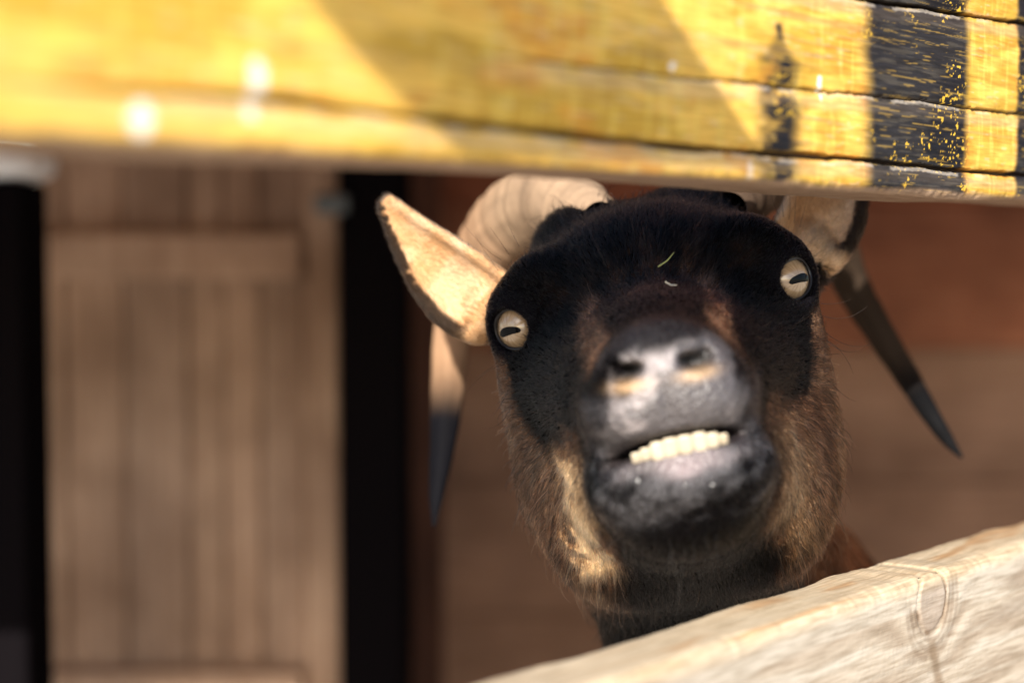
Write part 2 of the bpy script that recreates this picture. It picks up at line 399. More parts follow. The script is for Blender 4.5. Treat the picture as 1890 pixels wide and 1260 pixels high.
def door():
    xa, xb = at(62, 600, DY)[0], at(628, 600, DY)[0]
    g = empty('plank_door', ((xa + xb) / 2, DY, 0)); tag(g, 'grey brown door of vertical planks with a horizontal rail, left of the goat', 'door')
    zt = at(300, 440, DY)[2]; zb = at(300, 1195, DY)[2]
    edges = [62, 118, 228, 345, 412, 480, 562, 628]
    for i in range(len(edges) - 1):
        a, b = at(edges[i], 600, DY)[0], at(edges[i + 1], 600, DY)[0]
        dy = [0, .002, .001, .003, .001, .002, -.012][i]
        box('plank', (a + .0006, DY + dy, .06), (b - .0006, DY + dy + .03, zt + (.12 if i < 6 else .18)), grey_mat[i % 3], g, .004)
    box('rail', (xa - .002, DY - .03, at(0, 515, DY)[2]), (at(560, 600, DY)[0], DY - .003, at(0, 430, DY)[2]), grey_mat[1], g, .005)
    box('rail', (xa - .002, DY - .03, at(0, 1330, DY)[2]), (at(560, 600, DY)[0], DY - .003, at(0, 1235, DY)[2]), grey_mat[1], g, .005)
    h = empty('barn_gable', ((xa + xb) / 2, DY + .05, 0)); tag(h, 'short dark brown planks above the plank door', 'barn wall')
    z = zt + .125
    for j in range(5):
        a = xa + (xb - xa) * j / 5; b = xa + (xb - xa) * (j + 1) / 5
        box('plank', (a + .002, DY + .04 + .006 * (j % 2), z - .2), (b - .002, DY + .07, 2.0), red[1 if j % 2 else 2], h, .004)
door()
def black_posts():
    bm_, n, p = new_mat('post_and_gap_black'); p.inputs['Base Color'].default_value = (.006, .005, .006, 1); p.inputs['Roughness'].default_value = .9; p.inputs['Specular IOR Level'].default_value = .0
    wc, n, p = new_mat('white_cap'); p.inputs['Base Color'].default_value = (.92, .93, .95, 1); p.inputs['Roughness'].default_value = .6
    st, n, p = new_mat('grey_iron'); p.inputs['Base Color'].default_value = (.13, .15, .16, 1); p.inputs['Roughness'].default_value = .45; p.inputs['Metallic'].default_value = .6
    # black upright drawn for the dark gap beside the wall
    a, b = at(626, 600, 1.6)[0], at(748, 600, 1.6)[0]
    g = empty('gap_post', ((a + b) / 2, 1.6, 0)); tag(g, 'black square post put for the dark gap between the plank door and the brown wall', 'post')
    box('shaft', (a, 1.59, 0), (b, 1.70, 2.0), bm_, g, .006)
    hz = at(0, 378, 1.6)[2]
    box('hinge', (a - .022, 1.575, hz - .010), (a + .012, 1.588, hz + .010), st, g, .004)
    # near left: black post with a white rounded cap
    a, b = at(-150, 600, 1.35)[0], at(42, 600, 1.35)[0]
    z = at(0, 333, 1.35)[2]
    g = empty('capped_post', ((a + b) / 2, 1.35, 0)); tag(g, 'black post with a white rounded cap at the left edge', 'post')
    box('shaft', (a, 1.35, 0), (b, 1.43, z), bm_, g, .005)
    import bmesh
    V, F = [], []
    c = np.array([(a + b) / 2, 1.39, z + .020]); hx = (b - a) / 2 + .012
    n1, n2 = 28, 16
    for i in range(n2 + 1):
        th = -math.pi / 2 + math.pi * i / n2
        for j in range(n1):
            ph = 2 * math.pi * j / n1
            cx, sx, ct, st_ = math.cos(ph), math.sin(ph), math.cos(th), math.sin(th)
            f = lambda v, e: math.copysign(abs(v) ** e, v)
            V.append(c + np.array([hx * f(ct, .4) * f(cx, .45), .05 * f(ct, .4) * f(sx, .45), .0195 * f(st_, .6)]))
    for i in range(n2):
        for j in range(n1):
            F.append([i * n1 + j, i * n1 + (j + 1) % n1, (i + 1) * n1 + (j + 1) % n1, (i + 1) * n1 + j])
    mesh('cap', V, F, wc, g)
black_posts()
def roof():  # unseen roof, added and shaped to keep sun off wall and door
    g = empty('shade_roof', (0.6, 1.6, 1.1)); tag(g, 'low plank roof sloping over the goat pen, added to shade the wall and door, outside the picture', 'roof')
    for i in range(14):
        x = -1.8 + i * .33
        V, F = box_parts((x, 0, 0), (x + .345, 2.3, .014), .003)
        V = np.array(V); V[:, 2] += 0.928 + (i % 2) * .0155 + V[:, 1] * .42; V[:, 1] += .815
        mesh('plank', V, F, grey_mat[i % 3], g, smooth=False)
    o = box('sun_blocker', (-.95, .60, .902), (-.125, .625, 1.10), grey_mat[0], None, .004)  # added hidden board that blocks leftover sun on the door
    tag(o, 'upright board added to keep sun off the door, hidden behind the yellow board', 'board')
roof()
# ------------------------------------------------------------------ the goat
# head frame: origin between the eyes; X to the picture's right, U to the crown, F out along the muzzle
HO = at(1200, 560, .70)
HF = (CAM - HO) / np.linalg.norm(CAM - HO)
roll = math.atan2(96, 542)
x0_ = np.cross(UPV, HF); x0_ /= np.linalg.norm(x0_)
u0_ = np.cross(HF, x0_)
HX = x0_ * math.cos(roll) + u0_ * math.sin(roll)
HU = -x0_ * math.sin(roll) + u0_ * math.cos(roll)
HM = np.stack([HX, HU, HF], 1)                 # columns
def h2w(p): return HO + np.asarray(p) @ HM.T
def w2h(p): return (np.asarray(p) - HO) @ HM
def hp(px, py, d): return w2h(at(px, py, d))

def axis(lo, f0, f1, hi, fine, coarse):
    a = np.arange(f0, f1, fine); L = []; x = f0; st = fine
    while x > lo: st = min(st * 1.16, coarse); x -= st; L.append(x)
    Rr = []; x = a[-1]; st = fine
    while x < hi: st = min(st * 1.16, coarse); x += st; Rr.append(x)
    return np.array(L[::-1] + list(a) + Rr)
VX = .0016
gx = axis(-.36, -.126, .135, .62, VX, .010)
gu = axis(-1.0, -.155, .085, .12, VX, .010)
gf = axis(-1.22, -.085, .143, .16, VX, .010)
V = np.full((len(gx), len(gu), len(gf)), .06, np.float32)
def sl_(g, a, b): return slice(max(0, np.searchsorted(g, a) - 1), min(len(g), np.searchsorted(g, b) + 1))
def region(lo, hi):
    S = (sl_(gx, lo[0], hi[0]), sl_(gu, lo[1], hi[1]), sl_(gf, lo[2], hi[2]))
    return S, gx[S[0]][:, None, None].astype(np.float32), gu[S[1]][None, :, None].astype(np.float32), gf[S[2]][None, None, :].astype(np.float32)
def smin(a, b, k):
    h = np.maximum(k - np.abs(a - b), 0) / k; return np.minimum(a, b) - h * h * k * .25
def cone(a, ra, b, rb, k=.015, sc=(1, 1, 1), sub=False):
    a = np.array(a, float); b = np.array(b, float); sc = np.array(sc, float)
    m = max(ra, rb) * sc.max() + k + .003
    S, X, U, F = region(np.minimum(a, b) - m, np.maximum(a, b) + m)
    if 0 in (X.size, U.size, F.size): return
    A = a / sc; B = b / sc; d = B - A; L2 = max(d @ d, 1e-12)
    x, u, f = X / sc[0] - A[0], U / sc[1] - A[1], F / sc[2] - A[2]
    t = np.clip((x * d[0] + u * d[1] + f * d[2]) / L2, 0, 1)
    D = np.sqrt((x - t * d[0]) ** 2 + (u - t * d[1]) ** 2 + (f - t * d[2]) ** 2) - (ra + (rb - ra) * t)
    D = D * sc.min()
    V[S] = -smin(-V[S], D, k) if sub else smin(V[S], D, k)
def ell(c, r, k=.015, sub=False, rot=0.0, axis_='F'):
    c = np.array(c, float); r = np.array(r, float); m = r.max() + k + .003
    S, X, U, F = region(c - m, c + m)
    x, u, f = X - c[0], U - c[1], F - c[2]
    if rot:
        cs, sn = math.cos(rot), math.sin(rot)
        if axis_ == 'F': x, u = x * cs + u * sn, -x * sn + u * cs
        elif axis_ == 'X': u, f = u * cs + f * sn, -u * sn + f * cs
        else: x, f = x * cs + f * sn, -x * sn + f * cs
    k0 = np.sqrt((x / r[0]) ** 2 + (u / r[1]) ** 2 + (f / r[2]) ** 2); k1 = np.sqrt((x / r[0] ** 2) ** 2 + (u / r[1] ** 2) ** 2 + (f / r[2] ** 2) ** 2) + 1e-9
    D = k0 * (k0 - 1) / k1
    V[S] = -smin(-V[S], D, k) if sub else smin(V[S], D, k)
def both(fn, a, *args, **kw):
    for s in (-1, 1):
        aa = (a[0] * s,) + tuple(a[1:]); rest = list(args)
        if fn is cone: rest[1] = (rest[1][0] * s,) + tuple(rest[1][1:])
        if 'rot' in kw: k2 = dict(kw); k2['rot'] = kw['rot'] * s
        else: k2 = kw
        fn(aa, *rest, **k2)
# --- trunk, neck and legs (given in world coordinates, upright behind the fence)
def wcone(a, ra, b, rb, k=.03):
    cone(w2h(a), ra, w2h(b), rb, k)
BX, B0, B1 = .20, 1.12, 1.68                      # trunk line: x at chest, depth of chest and of rump
wcone((BX, B0, .40), .105, (BX + .10, B1, .42), .115, .05)
wcone((BX + .01, B0 + .02, .35), .10, (BX + .08, B1 - .12, .34), .12, .05)
wcone((BX, B0, .42), .085, (BX + .10, B1 + .02, .44), .08, .05)
nb = h2w((-.004, -.075, -.085))
wcone((BX - .005, B0 - .02, .44), .095, (.5 * (nb[0] + BX) + .01, .5 * (nb[1] + B0) - .01, .62), .075, .05)
wcone((.5 * (nb[0] + BX) + .01, .5 * (nb[1] + B0) - .01, .62), .075, tuple(nb), .056, .04)
for sx in (-1, 1):
    wcone((BX + sx * .07, B0 + .02, .36), .055, (BX + sx * .075, B0 + .04, .24), .032)
    wcone((BX + sx * .075, B0 + .04, .24), .026, (BX + sx * .075, B0 + .03, .13), .018, .01)
    wcone((BX + sx * .075, B0 + .03, .13), .018, (BX + sx * .075, B0 + .0, .035), .017, .01)
    wcone((BX + sx * .075, B0 - .005, .035), .02, (BX + sx * .075, B0 - .015, .018), .022, .01)
    hx = BX + .10 + sx * .07
    wcone((hx, B1 - .02, .40), .075, (hx, B1 - .06, .27), .048)
    wcone((hx, B1 - .06, .27), .042, (hx, B1 + .05, .185), .022, .015)
    wcone((hx, B1 + .05, .185), .02, (hx, B1 + .03, .035), .017, .01)
    wcone((hx, B1 + .02, .035), .02, (hx, B1 + .01, .018), .022, .01)
wcone((BX + .11, B1 + .10, .47), .02, (BX + .12, B1 + .17, .53), .012, .03)
# --- skull
ell((0, -.004, -.045), (.061, .052, .062), .02)
ell((0, .010, -.014), (.046, .029, .040), .02)
both(cone, (.028, .030, -.055), .022, (.030, .034, -.075), .02, .02)
both(ell, (.051, .001, -.020), (.0215, .027, .026), .018)
both(cone, (.048, .016, -.004), .012, (.060, .008, -.006), .010, .014)      # brow
cone((0, -.016, .0), .036, (0, -.0280, .112), .0190, .02, (1.02, 1, 1))
ell((0, -.0305, .112), (.0240, .0210, .0245), .012)
both(ell, (.013, -.038, .112), (.0165, .0125, .020), .010)
both(cone, (.038, -.030, -.010), .032, (.015, -.038, .088), .0185, .022)
both(cone, (.0345, -.078, -.030), .0365, (.010, -.068, .085), .017, .024)
both(cone, (.036, -.082, -.012), .031, (.021, -.074, .058), .0185, .02)
both(cone, (.033, -.068, .012), .0195, (.025, -.098, .006), .022, .02)
both(ell, (.036, -.094, .006), (.023, .032, .021), .022)
both(ell, (.041, -.050, -.022), (.030, .050, .038), .02)
both(ell, (.023, -.106, -.045), (.034, .030, .045), .025)
cone((0, -.100, -.03), .040, (0, -.080, .07), .020, .03)
ell((0, -.0675, .103), (.030, .0140, .024), .012)
both(ell, (.018, -.068, .094), (.0175, .0135, .020), .012)
ell((0, -.080, .090), (.024, .016, .022), .014)
cone((-.022, -.112, -.050), .030, (-.016, -.165, -.078), .036, .03)
cone((.015, -.120, -.055), .030, (.012, -.165, -.078), .036, .03)
# --- carved features
S, X, U, F = region((-.045, -.075, .06), (.045, -.03, .16))
um = U + .0515 + 6.5 * (X - .002) ** 2 - .04 * (X - .002)
k0 = np.sqrt((X / .029) ** 2 + (um / .0033) ** 2 + ((F - .128) / .040) ** 2)
V[S] = -smin(-V[S], (k0 - 1) * .0055, .003)
both(ell, (.0122, -.0235, .134), (.0066, .0032, .016), .003, True, rot=-.30)
both(ell, (.0172, -.0215, .131), (.0028, .0040, .012), .003, True, rot=.2)
cone((0, -.022, .1385), .0011, (0, -.044, .134), .0011, .003, sub=True)
# --- eyes
EC = [np.array([-.0565, 0.000, -.0075]), np.array([.0575, 0.000, -.0075])]
EG = [np.array([-.50, -.06, .86]), np.array([.60, -.04, .80])]
EG = [g / np.linalg.norm(g) for g in EG]
ER = .0142
for c, g, s in zip(EC, EG, (-1, 1)):
    ell(c, (ER + .0026,) * 3, .008)
    # lid opening: a cone shaped cut around the gaze
    S, X, U, F = region(c - .026, c + .028)
    x, u, f = X - c[0], U - c[1], F - c[2]
    t = x * g[0] + u * g[1] + f * g[2]
    tu = np.cross(g, np.cross([0.0, 1, 0], g)); tu /= np.linalg.norm(tu); tx = np.cross(tu, g)
    # tilt the slit
    ang = -.32 * s; a1 = tu * math.cos(ang) + tx * math.sin(ang); a2 = -tu * math.sin(ang) + tx * math.cos(ang)
    pu = x * a1[0] + u * a1[1] + f * a1[2]; pv = x * a2[0] + u * a2[1] + f * a2[2]
    hu, hv = .0094, .0112
    q = (np.sqrt((pu / hu) ** 2 + (pv / hv) ** 2 + 1e-9) - 1) * hv
    cut = np.maximum(q, -(t - .004))
    V[S] = -smin(-V[S], cut, .002)
    D = np.sqrt(x * x + u * u + f * f) - (ER - .0006)
    V[S] = np.maximum(V[S], -D) if False else V[S]
# --- ears (splatted thin shells)
ear_pts = []; ear_meta = []
def ear(base, tip, wprof, nrm, bend, side):
    base = np.array(base); tip = np.array(tip); ax = tip - base; L = np.linalg.norm(ax); ax /= L
    nrm = np.array(nrm, float); nrm -= ax * (nrm @ ax); nrm /= np.linalg.norm(nrm); lat = np.cross(nrm, ax) * side   # lat points to the lower rim
    tt = np.linspace(0, 1, int(L / .0011)); out = []
    for t in tt:
        wd = np.interp(t, [a for a, _ in wprof], [b for _, b in wprof])
        c = base + ax * L * t + np.array(bend) * (4 * t * (1 - t))
        n = max(3, int(wd * 2.6 / .0011))
        for v in np.linspace(-1, 1, n):
            cup = .55 if v < 0 else .75
            p = c + lat * wd * math.sin(v * 1.15) / math.sin(1.15) * (1 - .12 * v * v) + nrm * wd * (cup * v * v - .35) * (1 - .45 * t)
            out.append((p, t, v))
    for p, t, v in out:
        r = .0019
        S, X, U, F = region(p - .006, p + .006)
        D = np.sqrt((X - p[0]) ** 2 + (U - p[1]) ** 2 + (F - p[2]) ** 2) - r
        V[S] = smin(V[S], D, .0012)
        ear_pts.append(p); ear_meta.append((t, v, side))
wp = [(0, .017), (.12, .0205), (.3, .0205), (.5, .0175), (.7, .0125), (.88, .0072), (1, .0035)]
eb = hp(922, 578, .738); et = hp(712, 374, .752)
ear(eb, et, wp, (-.30, -.05, .95), (-.002, -.004, .0), 1)
er_b = hp(1478, 470, .738); er_t = hp(1560, 235, .76)
ear(er_b, er_t, wp, (.25, -.05, .95), (.004, .0, 0), -1)
cone(eb + np.array([.014, -.002, -.008]), .013, eb + np.array([-.002, 0, -.006]), .0125, .012)
cone(er_b + np.array([-.006, -.012, -.010]), .014, er_b + np.array([.002, 0, -.006]), .0125, .012)
ear_pts = np.array(ear_pts); ear_meta = np.array(ear_meta)

# --- surface nets on the rectilinear grid
def surface_nets():
    s = V < 0
    c = s[:-1, :-1, :-1].astype(np.int8)
    tot = np.zeros(tuple(n - 1 for n in V.shape), np.int8)
    for i in (0, 1):
        for j in (0, 1):
            for k in (0, 1):
                tot += s[i:V.shape[0] - 1 + i, j:V.shape[1] - 1 + j, k:V.shape[2] - 1 + k]
    act = (tot > 0) & (tot < 8)
    ii, jj, kk = np.nonzero(act)
    idx = np.full(tot.shape, -1, np.int32); idx[ii, jj, kk] = np.arange(len(ii))
    G = (gx, gu, gf); acc = np.zeros((len(ii), 3)); cnt = np.zeros(len(ii))
    corners = [(a, b, c) for a in (0, 1) for b in (0, 1) for c in (0, 1)]
    for a in corners:
        for ax in range(3):
            if a[ax]: continue
            b = list(a); b[ax] = 1
            va = V[ii + a[0], jj + a[1], kk + a[2]]; vb = V[ii + b[0], jj + b[1], kk + b[2]]
            m = (va < 0) != (vb < 0)
            t = np.where(m, va / np.where(m, va - vb, 1), 0)
            pa = np.stack([gx[ii + a[0]], gu[jj + a[1]], gf[kk + a[2]]], 1); pb = np.stack([gx[ii + b[0]], gu[jj + b[1]], gf[kk + b[2]]], 1)
            acc += np.where(m[:, None], pa + (pb - pa) * t[:, None], 0); cnt += m
    P = acc / cnt[:, None]
    Q = []
    for ax in range(3):
        o1, o2 = (ax + 1) % 3, (ax + 2) % 3
        sa = [slice(1, -1)] * 3; sb = [slice(1, -1)] * 3
        sa[ax] = slice(0, -1); sb[ax] = slice(1, None)
        A = s[tuple(sa)]; B = s[tuple(sb)]
        e = np.array(np.nonzero(A != B)); ins = A[tuple(e)]
        base = e.copy(); base[o1] += 1; base[o2] += 1
        def cell(d1, d2):
            q = base.copy(); q[o1] -= d1; q[o2] -= d2; return idx[q[0], q[1], q[2]]
        quad = np.stack([cell(1, 1), cell(0, 1), cell(0, 0), cell(1, 0)], 1)
        quad = np.where(ins[:, None], quad, quad[:, ::-1]); Q.append(quad)
    Q = np.vstack(Q); Q = Q[(Q >= 0).all(1)]
    return P, Q
P, Q = surface_nets()
del V
# relax the grid look away
E = np.vstack([Q[:, [0, 1]], Q[:, [1, 2]], Q[:, [2, 3]], Q[:, [3, 0]]])
for it in range(2):
    acc = np.zeros_like(P); c = np.zeros(len(P))
    for a in range(3):
        acc[:, a] = np.bincount(E[:, 0], P[E[:, 1], a], len(P)) + np.bincount(E[:, 1], P[E[:, 0], a], len(P))
    c = np.bincount(E[:, 0], None, len(P)) + np.bincount(E[:, 1], None, len(P))
    P = P * .5 + .5 * acc / c[:, None]

# nearest ear sample for points near the ears
def ear_lookup(p):
    d = np.full(len(p), 9.0); mt = np.zeros((len(p), 3))
    near = (np.abs(p[:, 0]) > .058) & (p[:, 2] > -.12) & (p[:, 2] < .06) & (p[:, 1] > -.05)
    ids = np.nonzero(near)[0]; step = ear_pts[::2]; sm_ = ear_meta[::2]
    for k in range(0, len(ids), 4000):
        q = ids[k:k + 4000]
        D = ((p[q, None, :] - step[None]) ** 2).sum(-1); j = D.argmin(1)
        d[q] = np.sqrt(D[np.arange(len(q)), j]); mt[q] = sm_[j]
    return d, mt
def n3(p, s, o=0):
    return (fbm(p[:, 0] * s + o, p[:, 1] * s + p[:, 2] * s * .7, 3) + fbm(p[:, 2] * s + 20 + o, p[:, 1] * s - p[:, 0] * .6 * s, 3)) * .5
def coat_color(p, nrm, ed, em):
    """albedo of the coat at head-frame points; returns colour, darkness of tips, wetness"""
    X, U, F = p[:, 0], p[:, 1], p[:, 2]; s = np.abs(X)
    nn = (n3(p, 60) - .5); nf = (n3(p, 220, 7) - .5)
    j = nn * .016 + nf * .012
    black = np.array([.0035, .003, .0035]); brown = np.array([.115, .064, .040]); tan = np.array([.40, .235, .12])
    N = len(p); c = np.tile(black, (N, 1))
    # brown flecks at the forehead whorl and the two stripes beside the bridge
    wh = np.exp(-((X / .028) ** 2 + ((U - .014) / .012) ** 2)) * (F > .0) * (F < .07)
    c = mixc(c, brown * .8, np.clip(wh * (.30 + nf * 4), 0, .6))
    sw = .0265 - .003 * sm(F, .05, .11)
    st = (1 - sm(np.abs(s - sw + j * .5), .002, .0075)) * sm(F, .022, .045) * (1 - sm(F, .095, .115)) * sm(U, -.052, -.040)
    c = mixc(c, brown * 1.6, np.clip(st * (1.0 + nn * 3), 0, .95))
    # cheeks
    ub_ = np.interp(s, [0, .026, .036, .044, .055, .064, .068, .08], [-.06, -.056, -.046, -.047, -.052, -.040, -.016, -.006])
    ch = sm(-(U + j), -ub_ - .003, -ub_ + .005) * (1 - sm(F + j, .052, .085)) * sm(s, .022, .034)
    chc = mixc(brown * 1.05, np.array([.155, .092, .058]), sm(nn, -.05, .08))
    chc = mixc(chc, np.array([.82, .57, .35]), sm(-(U), .050, .066) * (1 - sm(-U + nn * .1, .100, .118)) * (1 - sm(np.abs(s - .0425 + nf * .03 + nn * .02), .005, .011)) * np.where(X < 0, 1.0, .25))  # sunlit streak on the left jaw painted into the coat colour
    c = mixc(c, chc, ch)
    # black throat, dark streaks under the jaw
    thr = sm(-(U + j * .8), .098, .116) * (1 - sm(s + j, .026, .046)) + sm(-(U + j), .128, .142)
    c = mixc(c, black * 1.1, np.clip(thr, 0, 1))
    dk = sm(n3(p * np.array([1, .4, .4]), 90, 31), .53, .60) * sm(-U, .085, .105) * ch
    c = mixc(c, black * 1.5, dk * .75)
    # back of head, neck, body: reddish brown
    bk = sm(-F, .075, .105) * sm(-U, .02, .06)
    nkb = sm(-U, .125, .14) * (1 - sm(X + j, .012, .035))
    c = mixc(c, np.array([.115, .047, .024]), bk * (1 - nkb)); c = mixc(c, black, nkb)
    # chin: black with grizzle, lips greyed further to look like sunlit fuzz
    chin = sm(F, .075, .092) * sm(-U, .05, .058)
    under = sm(-U, .070, .078) * (1 - sm(s + j * .5, .026, .034)); c = mixc(c, black * 1.3, under)
    lipg = sm(F, .070, .090) * (1 - sm(-U, .073, .088)) * sm(-U, .054, .060); c = mixc(c, np.array([.10, .097, .105]), np.clip(lipg * (.55 + nn * 4 + nf * 3), 0, .85))
    lipu = sm(F, .075, .095) * (1 - sm(-U, .052, .056)) * sm(-U, .028, .038); c = mixc(c, np.array([.075, .070, .075]), np.clip(lipu * (.5 + nn * 4 + nf * 3), 0, .7))
    # nose pad and lips: bare grey skin
    pad = sm(F + nf * .02, .100, .122) * (1 - sm(U + nn * .03, -.020, -.011)) * (1 - sm(s + nn * .06 + nf * .03 + .30 * (U + .030) * (U < -.030), .0140, .0285)) * (1 - sm(-U, .050, .056))
    c = mixc(c, mixc(np.array([.085, .075, .08]), np.array([.30, .265, .27]), sm(nn + nf * .6 + .012 - np.abs(X) * .8, -.07, .06)), pad * .95)
    top = sm(F, .10, .12) * sm(U, -.020, -.012)
    c = mixc(c, np.array([.028, .026, .029]), top * .9)
    lipb = sm(F, .098, .112) * (1 - sm(np.abs(U + .0575 + 6.5 * X ** 2 + nn * .02), .001, .006)) * (1 - sm(s + nn * .05, .012, .028))
    c = mixc(c, np.array([.19, .15, .16]), lipb * (.6 + nn * 3))
    nost = np.exp(-(((s - .0125) / .0065) ** 2 + ((U + .0280) / .0022) ** 2)) * (F > .11)
    c = mixc(c, np.array([.50, .33, .19]), np.clip(nost * 1.1, 0, .85))
    hole = 1.15 * np.exp(-(((s - .0128) / .006) ** 2 + ((U + .0228) / .0028) ** 2) ** 2) * (F > .10)
    c = mixc(c, black * 1.5, np.clip(hole * 1.1, 0, 1))
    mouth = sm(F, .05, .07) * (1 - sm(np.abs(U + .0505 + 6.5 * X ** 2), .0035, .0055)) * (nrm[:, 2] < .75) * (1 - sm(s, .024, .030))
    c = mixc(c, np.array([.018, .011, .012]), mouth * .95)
    # around the eyes: bare dark skin
    for e in EC:
        d = np.linalg.norm(p - e, axis=1)
        c = mixc(c, np.array([.007, .006, .008]), 1 - sm(d, .019, .024))
    # ears
    axb = np.where(X < 0, (p - eb) @ ((et - eb) / np.linalg.norm(et - eb)), (p - er_b) @ ((er_t - er_b) / np.linalg.norm(er_t - er_b)))
    inner = (ed < .006) | ((axb > -.003) & (ed < .016) & (p[:, 2] < .008))
    t, v = em[:, 0], em[:, 1]
    face = (nrm[:, 2] > -.15) | (v < .7)
    rim = sm(v + nn * .35, .83, .92) * sm(t, .02, .1) 
    rim = np.clip(rim + sm(t + nn, .96, .99) * .7, 0, 1)
    ecol = mixc(np.tile(np.array([.52, .31, .165]), (N, 1)), np.array([.60, .40, .25]), sm(nn, -.05, .08))
    ecol = mixc(ecol, black * 1.6, rim * .95)
    out_ = mixc(np.tile(black * 1.5, (N, 1)), brown, .25)
    ecol = np.where(face[:, None], ecol, out_)
    c = np.where(inner[:, None], ecol, c)
    wet = np.clip(pad + lipb + mouth, 0, 1)
    return np.clip(c, 0, 1), wet, np.clip(pad + top * .0 + lipb + mouth, 0, 1)
# vertex normals
fn = np.cross(P[Q[:, 2]] - P[Q[:, 0]], P[Q[:, 3]] - P[Q[:, 1]])
vn = np.zeros_like(P)
for k in range(4):
    for a in range(3): vn[:, a] += np.bincount(Q[:, k], fn[:, a], len(P))
vn /= np.linalg.norm(vn, axis=1)[:, None] + 1e-12
if ((P * np.sign(fn.sum())).sum() != 0):
    # make sure normals point outwards: nose tip normal must face +F
    tip = P[:, 2].argmax()
    if vn[tip, 2] < 0: Q = Q[:, ::-1]; vn = -vn; fn = -fn
ed, em = ear_lookup(P)
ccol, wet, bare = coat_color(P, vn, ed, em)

skin, n, p_ = new_mat('goat_skin')
a_ = nd(n, 'ShaderNodeAttribute'); a_.attribute_name = 'coat'; w_ = nd(n, 'ShaderNodeAttribute'); w_.attribute_name = 'wet'
tc = nd(n, 'ShaderNodeTexCoord'); nz = nd(n, 'ShaderNodeTexNoise'); nz.inputs['Scale'].default_value = 420; nz.inputs['Detail'].default_value = 4
vo = nd(n, 'ShaderNodeTexVoronoi'); vo.inputs['Scale'].default_value = 520
n.links.new(tc.outputs['Object'], nz.inputs[0]); n.links.new(tc.outputs['Object'], vo.inputs[0])
mx = nd(n, 'ShaderNodeMix', data_type='RGBA', blend_type='MULTIPLY'); mx.inputs[0].default_value = .6
r_ = nd(n, 'ShaderNodeValToRGB'); r_.color_ramp.elements[0].color = (.45, .45, .45, 1); r_.color_ramp.elements[1].color = (1.3, 1.3, 1.3, 1)
n.links.new(nz.outputs[0], r_.inputs[0]); n.links.new(a_.outputs['Color'], mx.inputs[6]); n.links.new(r_.outputs[0], mx.inputs[7])
n.links.new(mx.outputs[2], p_.inputs['Base Color'])
mr = nd(n, 'ShaderNodeMapRange'); mr.inputs['To Min'].default_value = .8; mr.inputs['To Max'].default_value = .52
n.links.new(w_.outputs['Fac'], mr.inputs[0]); n.links.new(mr.outputs[0], p_.inputs['Roughness'])
bp = nd(n, 'ShaderNodeBump'); bp.inputs['Strength'].default_value = .8; bp.inputs['Distance'].default_value = .0012
n.links.new(vo.outputs['Distance'], bp.inputs['Height']); n.links.new(bp.outputs[0], p_.inputs['Normal'])
n.links.new(w_.outputs['Fac'], p_.inputs['Specular IOR Level'])

GROOT = np.array([BX + .05, 1.4, 0.0])
goat = empty('goat', tuple(GROOT))
tag(goat, 'black and brown horned goat baring its lower teeth, poking its muzzle between the two boards', 'goat')
body = mesh('body', h2w(P), Q, skin, goat, attrs={'coat': ccol, 'wet': wet})

# ------------------------------------------------------------------ fur
def hair_mat():
    m = bpy.data.materials.new('goat_fur'); m.use_nodes = True; n = m.node_tree; n.nodes.clear()
    out = n.nodes.new('ShaderNodeOutputMaterial'); h = n.nodes.new('ShaderNodeBsdfHairPrincipled'); h.inputs['IOR'].default_value = 1.19
    h.parametrization = 'COLOR'; h.inputs['Roughness'].default_value = .24; h.inputs['Radial Roughness'].default_value = .40
    a = n.nodes.new('ShaderNodeAttribute'); a.attribute_name = 'hair_col'
    n.links.new(a.outputs['Color'], h.inputs['Color']); n.links.new(h.outputs[0], out.inputs[0])
    return m
fur_m = hair_mat()
def make_curves(name, pts, rad, col, mat, parent):
    """pts (N,K,3) world, rad (N,K), col (N,3)"""
    N, K, _ = pts.shape
    org = np.array(parent.location)
    cu = bpy.data.hair_curves.new(name)
    cu.add_curves([K] * N)
    cu.attributes['position'].data.foreach_set('vector', (pts - org).astype(np.float32).ravel())
    ra = cu.attributes.get('radius') or cu.attributes.new('radius', 'FLOAT', 'POINT')
    ra.data.foreach_set('value', rad.astype(np.float32).ravel())
    ca = cu.attributes.new('hair_col', 'FLOAT_COLOR', 'POINT')
    c4 = np.ones((N, K, 4), np.float32); c4[..., :3] = col; ca.data.foreach_set('color', c4.ravel())
    cu.materials.append(mat)
    o = bpy.data.objects.new(name, cu); link(o, parent); return o

